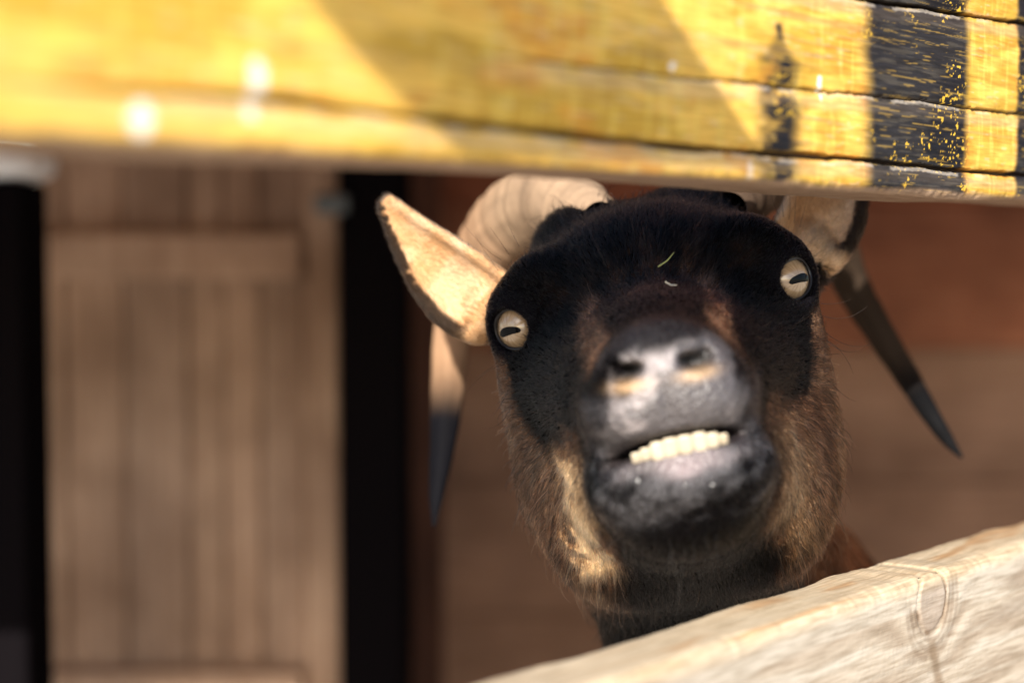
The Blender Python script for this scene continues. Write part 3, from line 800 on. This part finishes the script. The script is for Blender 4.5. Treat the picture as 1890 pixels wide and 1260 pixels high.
def grow():
    fc = P[Q].mean(1); fa = .5 * np.linalg.norm(fn, axis=1); fnn = fn / (np.linalg.norm(fn, axis=1)[:, None] + 1e-12)
    F_, U_, S_ = fc[:, 2], fc[:, 1], np.abs(fc[:, 0])
    dens = np.where(F_ > -.13, 1.0, .02)
    view = fnn @ np.array([0, 0, 1.0]); dens *= np.where(view < -.35, .12, 1.0)
    dens *= np.where(F_ > .08, 1.2, 1)
    ef, _ = ear_lookup(fc); dens *= np.where(ef < .006, 1.5, 1)
    for c in EC: dens *= np.where(np.linalg.norm(fc - c, axis=1) < ER + .0012, 0, 1)
    _, _, br = coat_color(fc, fnn, ef, _)
    dens *= 1 - .45 * sm(br, .2, .7)
    wgt = fa * dens; NH = 300000
    fi = rng.choice(len(Q), NH, p=wgt / wgt.sum())
    a, b = rng.random((2, NH, 1)); q = P[Q[fi]]; qn = vn[Q[fi]]
    bil = lambda q: (q[:, 0] * (1 - a) + q[:, 1] * a) * (1 - b) + (q[:, 3] * (1 - a) + q[:, 2] * a) * b
    r = bil(q); nr = bil(qn); nr /= np.linalg.norm(nr, axis=1)[:, None]
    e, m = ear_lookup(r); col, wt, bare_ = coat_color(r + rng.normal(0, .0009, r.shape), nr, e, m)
    ear_ = e < .006
    X, U, F = r[:, 0], r[:, 1], r[:, 2]; s = np.abs(X)
    # flow: away from the nose, and downwards on the cheek
    fl = r - np.array([0, -.025, .15]); fl[:, 1] *= 1.0
    fl /= np.linalg.norm(fl, axis=1)[:, None]
    fl[:, 2] -= .35
    wh = np.exp(-((X / .02) ** 2 + ((U - .016) / .012) ** 2)) * (F > 0)
    fl += (wh * 1.2)[:, None] * np.stack([X * 30, np.full_like(X, .6), 0 * X], 1)
    cheek = sm(-U, .03, .08); fl[:, 1] -= cheek * .9
    # ears: along the ear to its tip
    ax = np.where(m[:, 2:3] > 0, (et - eb)[None], (er_t - er_b)[None]); ax = ax / np.linalg.norm(ax, axis=1)[:, None]
    fl = np.where(ear_[:, None], ax, fl)
    fl += rng.normal(0, .12, fl.shape)
    ns = np.stack([n3(r, 55, 3) - .5, n3(r, 55, 11) - .5, n3(r, 55, 27) - .5], 1); fl += ns * 1.0
    fl -= nr * (fl * nr).sum(1)[:, None]; fl /= np.linalg.norm(fl, axis=1)[:, None] + 1e-9
    L = np.full(NH, .0082)
    L = L * (1 - .62 * sm(F, .045, .10)); L *= 1 + .30 * sm(-U, .07, .12); L *= 1 + .3 * sm(U, .02, .05)
    L = np.where(F < -.11, L * 1.8, L)
    for c in EC:
        d = np.linalg.norm(r - c, axis=1); L = np.where(d < .045, L * (.26 + .74 * sm(d, .019, .045)), L)
    L = np.where(ear_, .0042, L); L = np.where(bare_ > .3, .0014, L)
    L *= rng.uniform(.55, 1.15, NH)
    stray = rng.random(NH) < .006; L = np.where(stray & (F < .07), L * 2.0, L)
    lift = rng.uniform(.08, .26, NH); lift = np.where(stray, .75, lift); lift = np.where(ear_, .3, lift)
    K = 6; T = np.linspace(0, 1, K)
    # tufts: hairs rooted close together share a lean and a tone, and their tips draw together
    jit = np.stack([n3(r, 300, 1), n3(r, 300, 5), n3(r, 300, 9)], 1) * 3
    key = np.floor(r / .0019 + jit).astype(np.int64); key = key[:, 0] * 7919 + key[:, 1] * 104729 + key[:, 2] * 1299709
    _, inv = np.unique(key, return_inverse=True); nc = inv.max() + 1
    cnt = np.bincount(inv, minlength=nc)[:, None]
    cen = np.stack([np.bincount(inv, r[:, a], nc) for a in range(3)], 1) / cnt
    lean = rng.normal(0, .14, (nc, 3)); fl = fl + lean[inv] * np.where(ear_, .3, 1)[:, None]; fl -= nr * (fl * nr).sum(1)[:, None]; fl /= np.linalg.norm(fl, axis=1)[:, None] + 1e-9
    tone = rng.normal(0, .34, nc)[inv] * np.where(ear_, .3, 1); tl = rng.uniform(.8, 1.2, nc)[inv]; L = L * tl
    pull = (cen[inv] - r); pull -= nr * (pull * nr).sum(1)[:, None]
    # clumping: tips gather towards pseudo cell centres
    pts = np.zeros((NH, K, 3)); curl = rng.normal(0, .06, (NH, 3))
    for i, t in enumerate(T):
        l_ = lift[:, None] * (1 - .75 * t)
        d = fl * t + nr * (l_ * t) + curl * t * t
        pts[:, i] = r + d * L[:, None] + pull * (.75 * t * t)
    pts[:, 0] -= nr * .0004
    rad = np.where(ear_, .00006, np.where(F > .07, .00008, .000125))[:, None] * (1 - .82 * T[None] ** 1.6) * rng.uniform(.7, 1.3, (NH, 1))
    rad = np.where(F[:, None] < -.13, rad * 3, rad)
    cc = col * np.exp(rng.normal(0, .28, (NH, 1)) + tone[:, None] + 3.2 * (n3(r * np.array([1, .45, .6]), 260, 5) - .5)[:, None] * np.where(ear_, .4, 1)[:, None])
    isb = col.max(1) < .03
    sun_or_pale = col.max(1) > .40; cc = np.where(sun_or_pale[:, None] & ~ear_[:, None], col * np.exp(rng.normal(0, .18, (NH, 1)) + .4 * tone[:, None]), cc)
    # agouti: some light, some black-tipped hairs on brown
    u = rng.random(NH); cc = np.where(((u < .10) & ~isb & ~ear_ & ~sun_or_pale)[:, None], cc * 2.0, cc)
    cc = np.where(((u > .82) & ~isb & ~ear_ & ~sun_or_pale)[:, None], np.array([.015, .011, .01]), cc)
    cc = np.where(((u < .012) & isb)[:, None], np.array([.09, .055, .035]), cc)
    cc = np.where(((u > .90) & isb)[:, None], np.array([.022, .017, .015]), cc)
    cc = np.clip(cc, .004, .9)
    chin = (F > .075) & (U < -.055); cc = np.where((chin & (u < .30 * sm(U, -.084, -.066)) & (F > .08) & (np.abs(X) < .034))[:, None], np.array([.3, .29, .29]), cc)  # grey hairs: grizzle plus sunlit fuzz put into the colour
    colr = cc[:, None, :] * np.where((isb | ear_)[:, None, None], 1, (1.15 - .55 * T)[None, :, None])
    W = h2w(pts.reshape(-1, 3)).reshape(NH, K, 3)
    make_curves('coat', W, rad, colr, fur_m, goat)
grow()

# long tactile hairs
def whiskers():
    L = []
    def w_(root, tip, sag, r=.00016, c=(.012, .01, .01)):
        root = np.array(root); tip = np.array(tip); K = 12; T = np.linspace(0, 1, K)[:, None]
        p = root + (tip - root) * T + np.array(sag) * (4 * T * (1 - T)); L.append((p, r * (1 - .8 * T[:, 0]), c))
    for a, b, s in (((932, 672, .70), (862, 722, .70), (0, .002, 0)), ((925, 665, .70), (875, 700, .69), (0, 0, 0)), ((945, 700, .70), (905, 770, .70), (0, -.002, 0)), ((948, 740, .7), (900, 790, .7), (0, -.003, 0)),
                    ((925, 480, .72), (855, 412, .71), (0, -.002, 0)), ((940, 470, .72), (905, 420, .71), (0, 0, 0)), ((920, 500, .72), (875, 430, .72), (0, -.001, 0)), ((958, 455, .72), (938, 415, .72), (0, 0, 0)),
                    ((1512, 580, .70), (1600, 565, .70), (0, -.0035, 0)), ((1508, 600, .70), (1612, 632, .70), (0, -.005, 0)), ((1510, 612, .70), (1600, 636, .69), (0, -.006, 0)), ((1512, 622, .70), (1575, 690, .70), (.002, .002, 0)),
                    ((1520, 640, .70), (1545, 720, .70), (.001, .001, 0)), ((1530, 700, .70), (1580, 740, .70), (0, -.002, 0)), ((1515, 560, .70), (1570, 552, .70), (0, -.001, 0)), ((1545, 790, .7), (1580, 830, .7), (0, -.002, 0)),
                    ((1446, 400, .72), (1440, 345, .72), (0, 0, 0)), ((1456, 405, .72), (1452, 340, .72), (.001, 0, 0)), ((1436, 396, .72), (1418, 348, .72), (0, 0, 0)), ((1466, 412, .72), (1470, 352, .72), (0, 0, 0)), ((1476, 420, .72), (1490, 366, .72), (0, 0, 0)),
                    ((1540, 850, .7), (1572, 868, .7), (0, 0, 0)), ((950, 860, .7), (930, 900, .7), (0, 0, 0)), ((960, 930, .7), (942, 990, .7), (0, 0, 0))):
        w_(hp(*a), hp(*b), s)
    rr = np.random.default_rng(3)
    for i in range(24):      # pale hairs on chin and lip
        x = rr.uniform(-.03, .03); u = rr.uniform(-.092, -.066); f = .118 - (abs(x) / .03) ** 2 * .018 - max(0, -.07 - u) * .5
        root = np.array([x, u, f - .006]); d = np.array([x * 14 + rr.normal(0, .25), -.9 + rr.normal(0, .3), .35]); d /= np.linalg.norm(d)
        w_(root, root + d * rr.uniform(.012, .03), (0, 0, .002), .00006, (.3, .3, .32))
    for i in range(22):
        s = rr.choice([-1, 1]); x = s * rr.uniform(.016, .028); u = rr.uniform(-.046, -.028); root = np.array([x, u, .112])
        d = np.array([s * .8, rr.normal(-.3, .3), .6]); d /= np.linalg.norm(d); w_(root, root + d * rr.uniform(.012, .028), (0, 0, .001), .00008, (.45, .45, .46))
    for c, g, s in zip(EC, EG, (-1, 1)):      # lashes
        tu = np.cross(g, np.cross([0.0, 1, 0], g)); tu /= np.linalg.norm(tu); tx = np.cross(tu, g)
        ang = -.32 * s; a1 = tu * math.cos(ang) + tx * math.sin(ang); a2 = -tu * math.sin(ang) + tx * math.cos(ang)
        for k in range(34):
            t = rr.uniform(-1.25, 1.25) + (0 if k < 26 else math.pi)
            q = a1 * hu * math.cos(t) + a2 * hv * math.sin(t); q = q + g * math.sqrt(max((ER + .001) ** 2 - q @ q, 1e-9))
            o_ = (a1 * math.cos(t) + a2 * math.sin(t)); d = o_ * .8 + g * .5 + np.array([0, -.15, 0]) + rr.normal(0, .15, 3)
            w_(c + q, c + q + d * rr.uniform(.004, .008), (0, .0004, .0004), .00007)
    pts = np.array([h2w(p) for p, _, _ in L]); rad = np.array([r for _, r, _ in L]); col = np.array([c for _, _, c in L])[:, None, :] * np.ones((1, 12, 1))
    make_curves('whisker', pts, rad, col, fur_m, goat)
whiskers()

# ------------------------------------------------------------------ eyes
def eye_mat(name, pupil):
    m, n, p = new_mat(name)
    p.inputs['Roughness'].default_value = .03; p.inputs['Coat Weight'].default_value = 1.0; p.inputs['Coat IOR'].default_value = 1.6; p.inputs['Coat Roughness'].default_value = .0; p.inputs['Specular IOR Level'].default_value = .7
    if pupil: p.inputs['Base Color'].default_value = (.002, .002, .003, 1); p.inputs['Coat Weight'].default_value = .04; p.inputs['Specular IOR Level'].default_value = .12; return m
    a = nd(n, 'ShaderNodeAttribute'); a.attribute_name = 'iris'; n.links.new(a.outputs['Color'], p.inputs['Base Color'])
    p.inputs['Roughness'].default_value = .25
    return m
im, pm = eye_mat('iris', False), eye_mat('pupil', True)
def eye(c, g, s):
    tu = np.cross(g, np.cross([0.0, 1, 0], g)); tu /= np.linalg.norm(tu); tx = np.cross(tu, g)
    n1, n2 = 128, 72; Vv, F = [], []; cols = []
    th = np.linspace(0, math.pi, n2 + 1); ph = np.linspace(0, 2 * math.pi, n1, endpoint=False)
    TH, PH = np.meshgrid(th, ph, indexing='ij')
    rad = ER + .0012 * np.exp(-(TH / .55) ** 4)
    pos = c + rad[..., None] * (np.cos(TH)[..., None] * g + (np.sin(TH) * np.cos(PH))[..., None] * tx + (np.sin(TH) * np.sin(PH))[..., None] * tu)
    fib = fbm(PH * 22 / 2, TH * 3, 4); fib2 = vnoise(PH * 60 / 2, TH * 4)
    col = mixc((.46, .32, .19), (.33, .215, .12), sm(fib, .35, .65)); col = mixc(col, (.42, .32, .20), sm(fib2, .6, .85) * .35)
    col = mixc(col, (.10, .055, .03), sm(TH, .52, .74) * .88); col = mixc(col, (.05, .04, .04), sm(TH, .95, 1.05))
    idx = np.arange((n2 + 1) * n1).reshape(n2 + 1, n1); nx = np.roll(idx, -1, 1)
    F = np.stack([idx[:-1], idx[1:], nx[1:], nx[:-1]], -1).reshape(-1, 4)
    o = mesh('eye', h2w(pos.reshape(-1, 3)), F, im, goat, attrs={'iris': col.reshape(-1, 3)})
    # slot pupil lying on the front of the globe
    a = np.linspace(-1, 1, 33); A, B = np.meshgrid(a, a, indexing='ij')
    w2, h2 = .0058, .0018
    rx = np.sqrt(1 - .35 * B ** 2); ry = np.sqrt(1 - .5 * A ** 2)
    x = A * rx * w2; y = B * np.sqrt(1 - .35 * A ** 4) * h2 * (1 + .12 * np.sin(A * 2.2 * s + .5)) - .0009 * (x / w2) ** 2
    ca, sa = math.cos(.06), math.sin(.06); x, y = x * ca - y * sa, x * sa + y * ca
    zz = np.sqrt((ER + .00125) ** 2 - x * x - y * y) + .00012
    pos = c + x[..., None] * tx + y[..., None] * tu + zz[..., None] * g
    idx = np.arange(33 * 33).reshape(33, 33); F = np.stack([idx[:-1, :-1], idx[1:, :-1], idx[1:, 1:], idx[:-1, 1:]], -1).reshape(-1, 4)
    pu = mesh('pupil', h2w(pos.reshape(-1, 3)) - 0, F, pm, None)
    pu.parent = o
    me = pu.data
    for v in me.vertices: v.co = v.co - Vector(GROOT)
lm, n, p_ = new_mat('eyelid_skin'); p_.inputs['Base Color'].default_value = (.010, .008, .009, 1); p_.inputs['Roughness'].default_value = .3
def eyelid(c, g, s):
    tu = np.cross(g, np.cross([0.0, 1, 0], g)); tu /= np.linalg.norm(tu); tx = np.cross(tu, g)
    ang = -.32 * s; a1 = tu * math.cos(ang) + tx * math.sin(ang); a2 = -tu * math.sin(ang) + tx * math.cos(ang)
    Vv = []; N, M = 72, 10; Rr = ER + .0007
    for i in range(N):
        t = 2 * math.pi * i / N; k = .98
        q = a1 * hu * k * math.cos(t) + a2 * hv * k * math.sin(t)
        q = q + g * math.sqrt(max(Rr * Rr - q @ q, 1e-9)); nn_ = q / np.linalg.norm(q)
        tan_ = -a1 * hu * math.sin(t) + a2 * hv * math.cos(t); tan_ /= np.linalg.norm(tan_); b = np.cross(nn_, tan_)
        r = .0011 + .0003 * math.sin(t * 3 + s)
        for j in range(M):
            a = 2 * math.pi * j / M; Vv.append(c + q + nn_ * r * .8 * math.cos(a) + b * r * math.sin(a))
    idx = np.arange(N * M).reshape(N, M); nx = np.roll(idx, -1, 1); ny = np.roll(idx, -1, 0); nxy = np.roll(nx, -1, 0)
    mesh('eyelid', h2w(Vv), np.stack([idx, ny, nxy, nx], -1).reshape(-1, 4), lm, goat)
for c, g, s in zip(EC, EG, (-1, 1)): eye(c, g, s); eyelid(c, g, s)

# ------------------------------------------------------------------ horns
def horn_mat():
    m, n, p = new_mat('horn')
    a = nd(n, 'ShaderNodeAttribute'); a.attribute_name = 'horn_col'; tc = nd(n, 'ShaderNodeTexCoord')
    nz = nd(n, 'ShaderNodeTexNoise'); nz.inputs['Scale'].default_value = 160; nz.inputs['Detail'].default_value = 6; n.links.new(tc.outputs['Object'], nz.inputs[0])
    r = nd(n, 'ShaderNodeValToRGB'); r.color_ramp.elements[0].color = (.6, .58, .55, 1); r.color_ramp.elements[1].color = (1.2, 1.2, 1.2, 1); n.links.new(nz.outputs[0], r.inputs[0])
    mx = nd(n, 'ShaderNodeMix', data_type='RGBA', blend_type='MULTIPLY'); mx.inputs[0].default_value = .6
    n.links.new(a.outputs['Color'], mx.inputs[6]); n.links.new(r.outputs[0], mx.inputs[7]); n.links.new(mx.outputs[2], p.inputs['Base Color'])
    bp = nd(n, 'ShaderNodeBump'); bp.inputs['Distance'].default_value = .0008; bp.inputs['Strength'].default_value = .5; n.links.new(nz.outputs[0], bp.inputs['Height']); n.links.new(bp.outputs[0], p.inputs['Normal'])
    p.inputs['Roughness'].default_value = .68; p.inputs['Specular IOR Level'].default_value = .04
    return m
hm = horn_mat()
def horn(path, widths, tone, lab, ridge=1.0):
    pts = np.array([at(*p) for p in path]); K = len(pts)
    tt = np.linspace(0, K - 1, 260)
    def cr(P_, t):
        i = np.clip(np.floor(t).astype(int), 0, K - 2); f = (t - i)[:, None]
        p0 = P_[np.maximum(i - 1, 0)]; p1 = P_[i]; p2 = P_[i + 1]; p3 = P_[np.minimum(i + 2, K - 1)]
        return .5 * (2 * p1 + (p2 - p0) * f + (2 * p0 - 5 * p1 + 4 * p2 - p3) * f ** 2 + (3 * p1 - p0 - 3 * p2 + p3) * f ** 3)
    C = cr(pts, tt); wd = cr(np.array(widths)[:, None] * np.ones((1, 3)), tt)[:, 0]
    T = np.gradient(C, axis=0); T /= np.linalg.norm(T, axis=1)[:, None]
    n0 = np.array([0.2, -1, .1]); Vv = []; cols = []
    arc = np.concatenate([[0], np.cumsum(np.linalg.norm(np.diff(C, axis=0), axis=1))]); arc /= arc[-1]
    M = 48
    for i in range(len(C)):
        n0 = n0 - T[i] * (n0 @ T[i]); n0 /= np.linalg.norm(n0); b = np.cross(T[i], n0)
        ph = np.linspace(0, 2 * math.pi, M, endpoint=False)
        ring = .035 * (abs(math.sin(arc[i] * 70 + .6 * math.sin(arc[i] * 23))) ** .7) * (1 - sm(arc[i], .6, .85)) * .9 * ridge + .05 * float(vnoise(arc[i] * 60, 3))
        rr = wd[i] * (1 + ring) * (1 + .06 * np.cos(2 * ph) + .02 * np.cos(5 * ph + arc[i] * 4))
        Vv.append(C[i] + (np.cos(ph) * rr)[:, None] * n0 + (np.sin(ph) * rr * .92)[:, None] * b)
        base, mid, tipc, br = tone
        cc = mixc(mixc(base, mid, sm(arc[i], .3, .5)), tipc, sm(arc[i], br - .08, br + .05))
        st_ = fbm(np.full(M, arc[i] * 14), ph * 5, 3); cc = cc * (.72 + .56 * st_)[:, None]
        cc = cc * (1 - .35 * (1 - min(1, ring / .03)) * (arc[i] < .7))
        cols.append(cc)
    Vv = np.array(Vv); N = len(C); idx = np.arange(N * M).reshape(N, M); nx = np.roll(idx, -1, 1)
    F = np.stack([idx[:-1], nx[:-1], nx[1:], idx[1:]], -1).reshape(-1, 4)
    Vv[-1] = C[-1]
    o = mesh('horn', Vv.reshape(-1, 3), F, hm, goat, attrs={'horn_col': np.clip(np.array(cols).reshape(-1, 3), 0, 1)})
    o['label'] = lab
horn([(1110, 430, .740), (1065, 400, .775), (1030, 378, .80), (975, 385, .835), (922, 425, .865), (880, 490, .885), (848, 560, .885), (832, 640, .875), (826, 730, .865), (816, 830, .855), (806, 910, .845), (801, 972, .84)],
     [.014, .0195, .0195, .0190, .0175, .0150, .0115, .0095, .0088, .0064, .0040, .0008],
     (np.array([.36, .25, .165]), np.array([.33, .20, .12]), np.array([.005, .005, .007]), .77), 'pale curved horn with a black tip')
horn([(1325, 400, .740), (1362, 362, .775), (1395, 345, .80), (1448, 335, .845), (1500, 375, .885), (1540, 450, .91), (1575, 530, .92), (1622, 610, .91), (1672, 690, .895), (1718, 765, .865), (1750, 812, .86), (1776, 845, .855)],
     [.014, .0175, .0165, .0150, .0132, .0112, .0092, .0078, .0064, .0048, .0032, .0008],
     (np.array([.09, .06, .042]), np.array([.040, .027, .019]), np.array([.007, .007, .008]), .84), 'dark ridged horn pointing outwards', 2.2)

# ------------------------------------------------------------------ teeth
tm, n, p_ = new_mat('tooth_enamel'); p_.inputs['Roughness'].default_value = .28
a_ = nd(n, 'ShaderNodeTexCoord'); gr = nd(n, 'ShaderNodeTexNoise'); gr.inputs['Scale'].default_value = 90; n.links.new(a_.outputs['Object'], gr.inputs[0])
r_ = nd(n, 'ShaderNodeValToRGB'); r_.color_ramp.elements[0].color = (.42, .32, .20, 1); r_.color_ramp.elements[1].color = (.66, .60, .48, 1)
n.links.new(gr.outputs[0], r_.inputs[0]); n.links.new(r_.outputs[0], p_.inputs['Base Color'])
def tooth(i):
    xs = [-.0150, -.0112, -.0068, -.0018, .0036, .0090, .0138, .0178]; x = xs[i]; w2 = [.0019, .0021, .0025, .0028, .0028, .0027, .0023, .0018][i]
    h2 = [.0026, .0033, .0042, .0045, .0047, .0042, .0037, .0026][i]
    h2 *= .86; w2 *= 1.06; f = .1232 - 18 * (x - .002) ** 2 + [.0006, -.0004, .0003, -.0002, .0004, -.0005, .0005, 0][i]; h2 *= [1, .95, 1.04, 1, .93, 1.06, .96, 1][i]; u = -.0535 - 5.5 * (x - .002) ** 2 + .04 * (x - .002)
    n1, n2 = 20, 14; Vv, F = [], []
    for a in range(n2 + 1):
        th = -math.pi / 2 + math.pi * a / n2
        for b in range(n1):
            ph = 2 * math.pi * b / n1; g = lambda v, e: math.copysign(abs(v) ** e, v)
            zz = g(math.sin(th), .50); k = .97 + .05 * zz
            Vv.append((x + w2 * k * g(math.cos(th), .35) * g(math.cos(ph), .5), u + h2 * zz, f + .0018 * g(math.cos(th), .5) * g(math.sin(ph), .7) + .0016 * zz))
    for a in range(n2):
        for b in range(n1): F.append([a * n1 + b, a * n1 + (b + 1) % n1, (a + 1) * n1 + (b + 1) % n1, (a + 1) * n1 + b])
    mesh('tooth', h2w(Vv), F, tm, goat)
for i in range(8): tooth(i)

# drops of saliva on the lip
dm_, n, p_ = new_mat('saliva'); p_.inputs['Base Color'].default_value = (1, 1, 1, 1); p_.inputs['Roughness'].default_value = .12; p_.inputs['Transmission Weight'].default_value = .7; p_.inputs['IOR'].default_value = 1.33
def surf_pt(px, py):
    """surface vertex of the head nearest to the sight line"""
    r = FWD + RGT * (px - 945) / FPX + UPV * (630 - py) / FPX; r /= np.linalg.norm(r)
    W_ = HWP - CAM; t = W_ @ r; d = np.linalg.norm(W_ - t[:, None] * r, axis=1)
    m = d < .0016; i = np.nonzero(m)[0]; j = i[t[i].argmin()]; return HWP[j], HWN[j]
HWP = h2w(P); HWN = vn @ HM.T
def drop(px, py, r):
    p, nn_ = surf_pt(px, py); Vv, F = [], []; n1, n2 = 14, 10
    p = p + nn_ * (r * .3 + .0008)
    for a in range(n2 + 1):
        th = -math.pi / 2 + math.pi * a / n2
        for b in range(n1):
            ph = 2 * math.pi * b / n1; Vv.append(p + r * np.array([math.cos(th) * math.cos(ph), math.cos(th) * math.sin(ph), math.sin(th)]))
    for a in range(n2):
        for b in range(n1): F.append([a * n1 + b, a * n1 + (b + 1) % n1, (a + 1) * n1 + (b + 1) % n1, (a + 1) * n1 + b])
    mesh('droplet', Vv, F, dm_, goat)
for q in ((1172, 888, .0006), (1268, 897, .00035), (1317, 893, .00045)): drop(*q)

# ------------------------------------------------------------------ straws caught in the fur
def straw(a, b, r, col, label, nm):
    pa, na = surf_pt(*a); pb, nb_ = surf_pt(*b)
    fw = (CAM - pa) / np.linalg.norm(CAM - pa)
    pa = pa + fw * .0085; pb = pb + fw * .0085
    m, n, p = new_mat(nm); p.inputs['Base Color'].default_value = (*col, 1); p.inputs['Roughness'].default_value = .5
    Vv, F = [], []; K, M = 14, 8; d = (pb - pa); s = np.cross(d, fw); s /= np.linalg.norm(s)
    org = (pa + pb) / 2
    for i in range(K):
        t = i / (K - 1); c = pa + d * t + s * .0007 * (1 - abs(2 * t - 1)) - fw * .001 * math.sin(t * 5); rr = r * (1 - .5 * t) * (1 if 0 < i < K - 1 else .4)
        for j in range(M):
            an = 2 * math.pi * j / M; Vv.append(c + s * rr * math.cos(an) + fw * rr * .5 * math.sin(an))
    for i in range(K - 1):
        for j in range(M): F.append([i * M + j, i * M + (j + 1) % M, (i + 1) * M + (j + 1) % M, (i + 1) * M + j])
    o = mesh('straw', Vv, F, m); tag(o, label, 'straw', 'straws in the fur')
straw((1212, 486), (1243, 461), .0004, (.35, .36, .12), 'thin green bent straw on the forehead', 'green_straw')
straw((1228, 513), (1250, 519), .0005, (.62, .56, .44), 'short pale straw below the green one on the forehead', 'pale_straw')
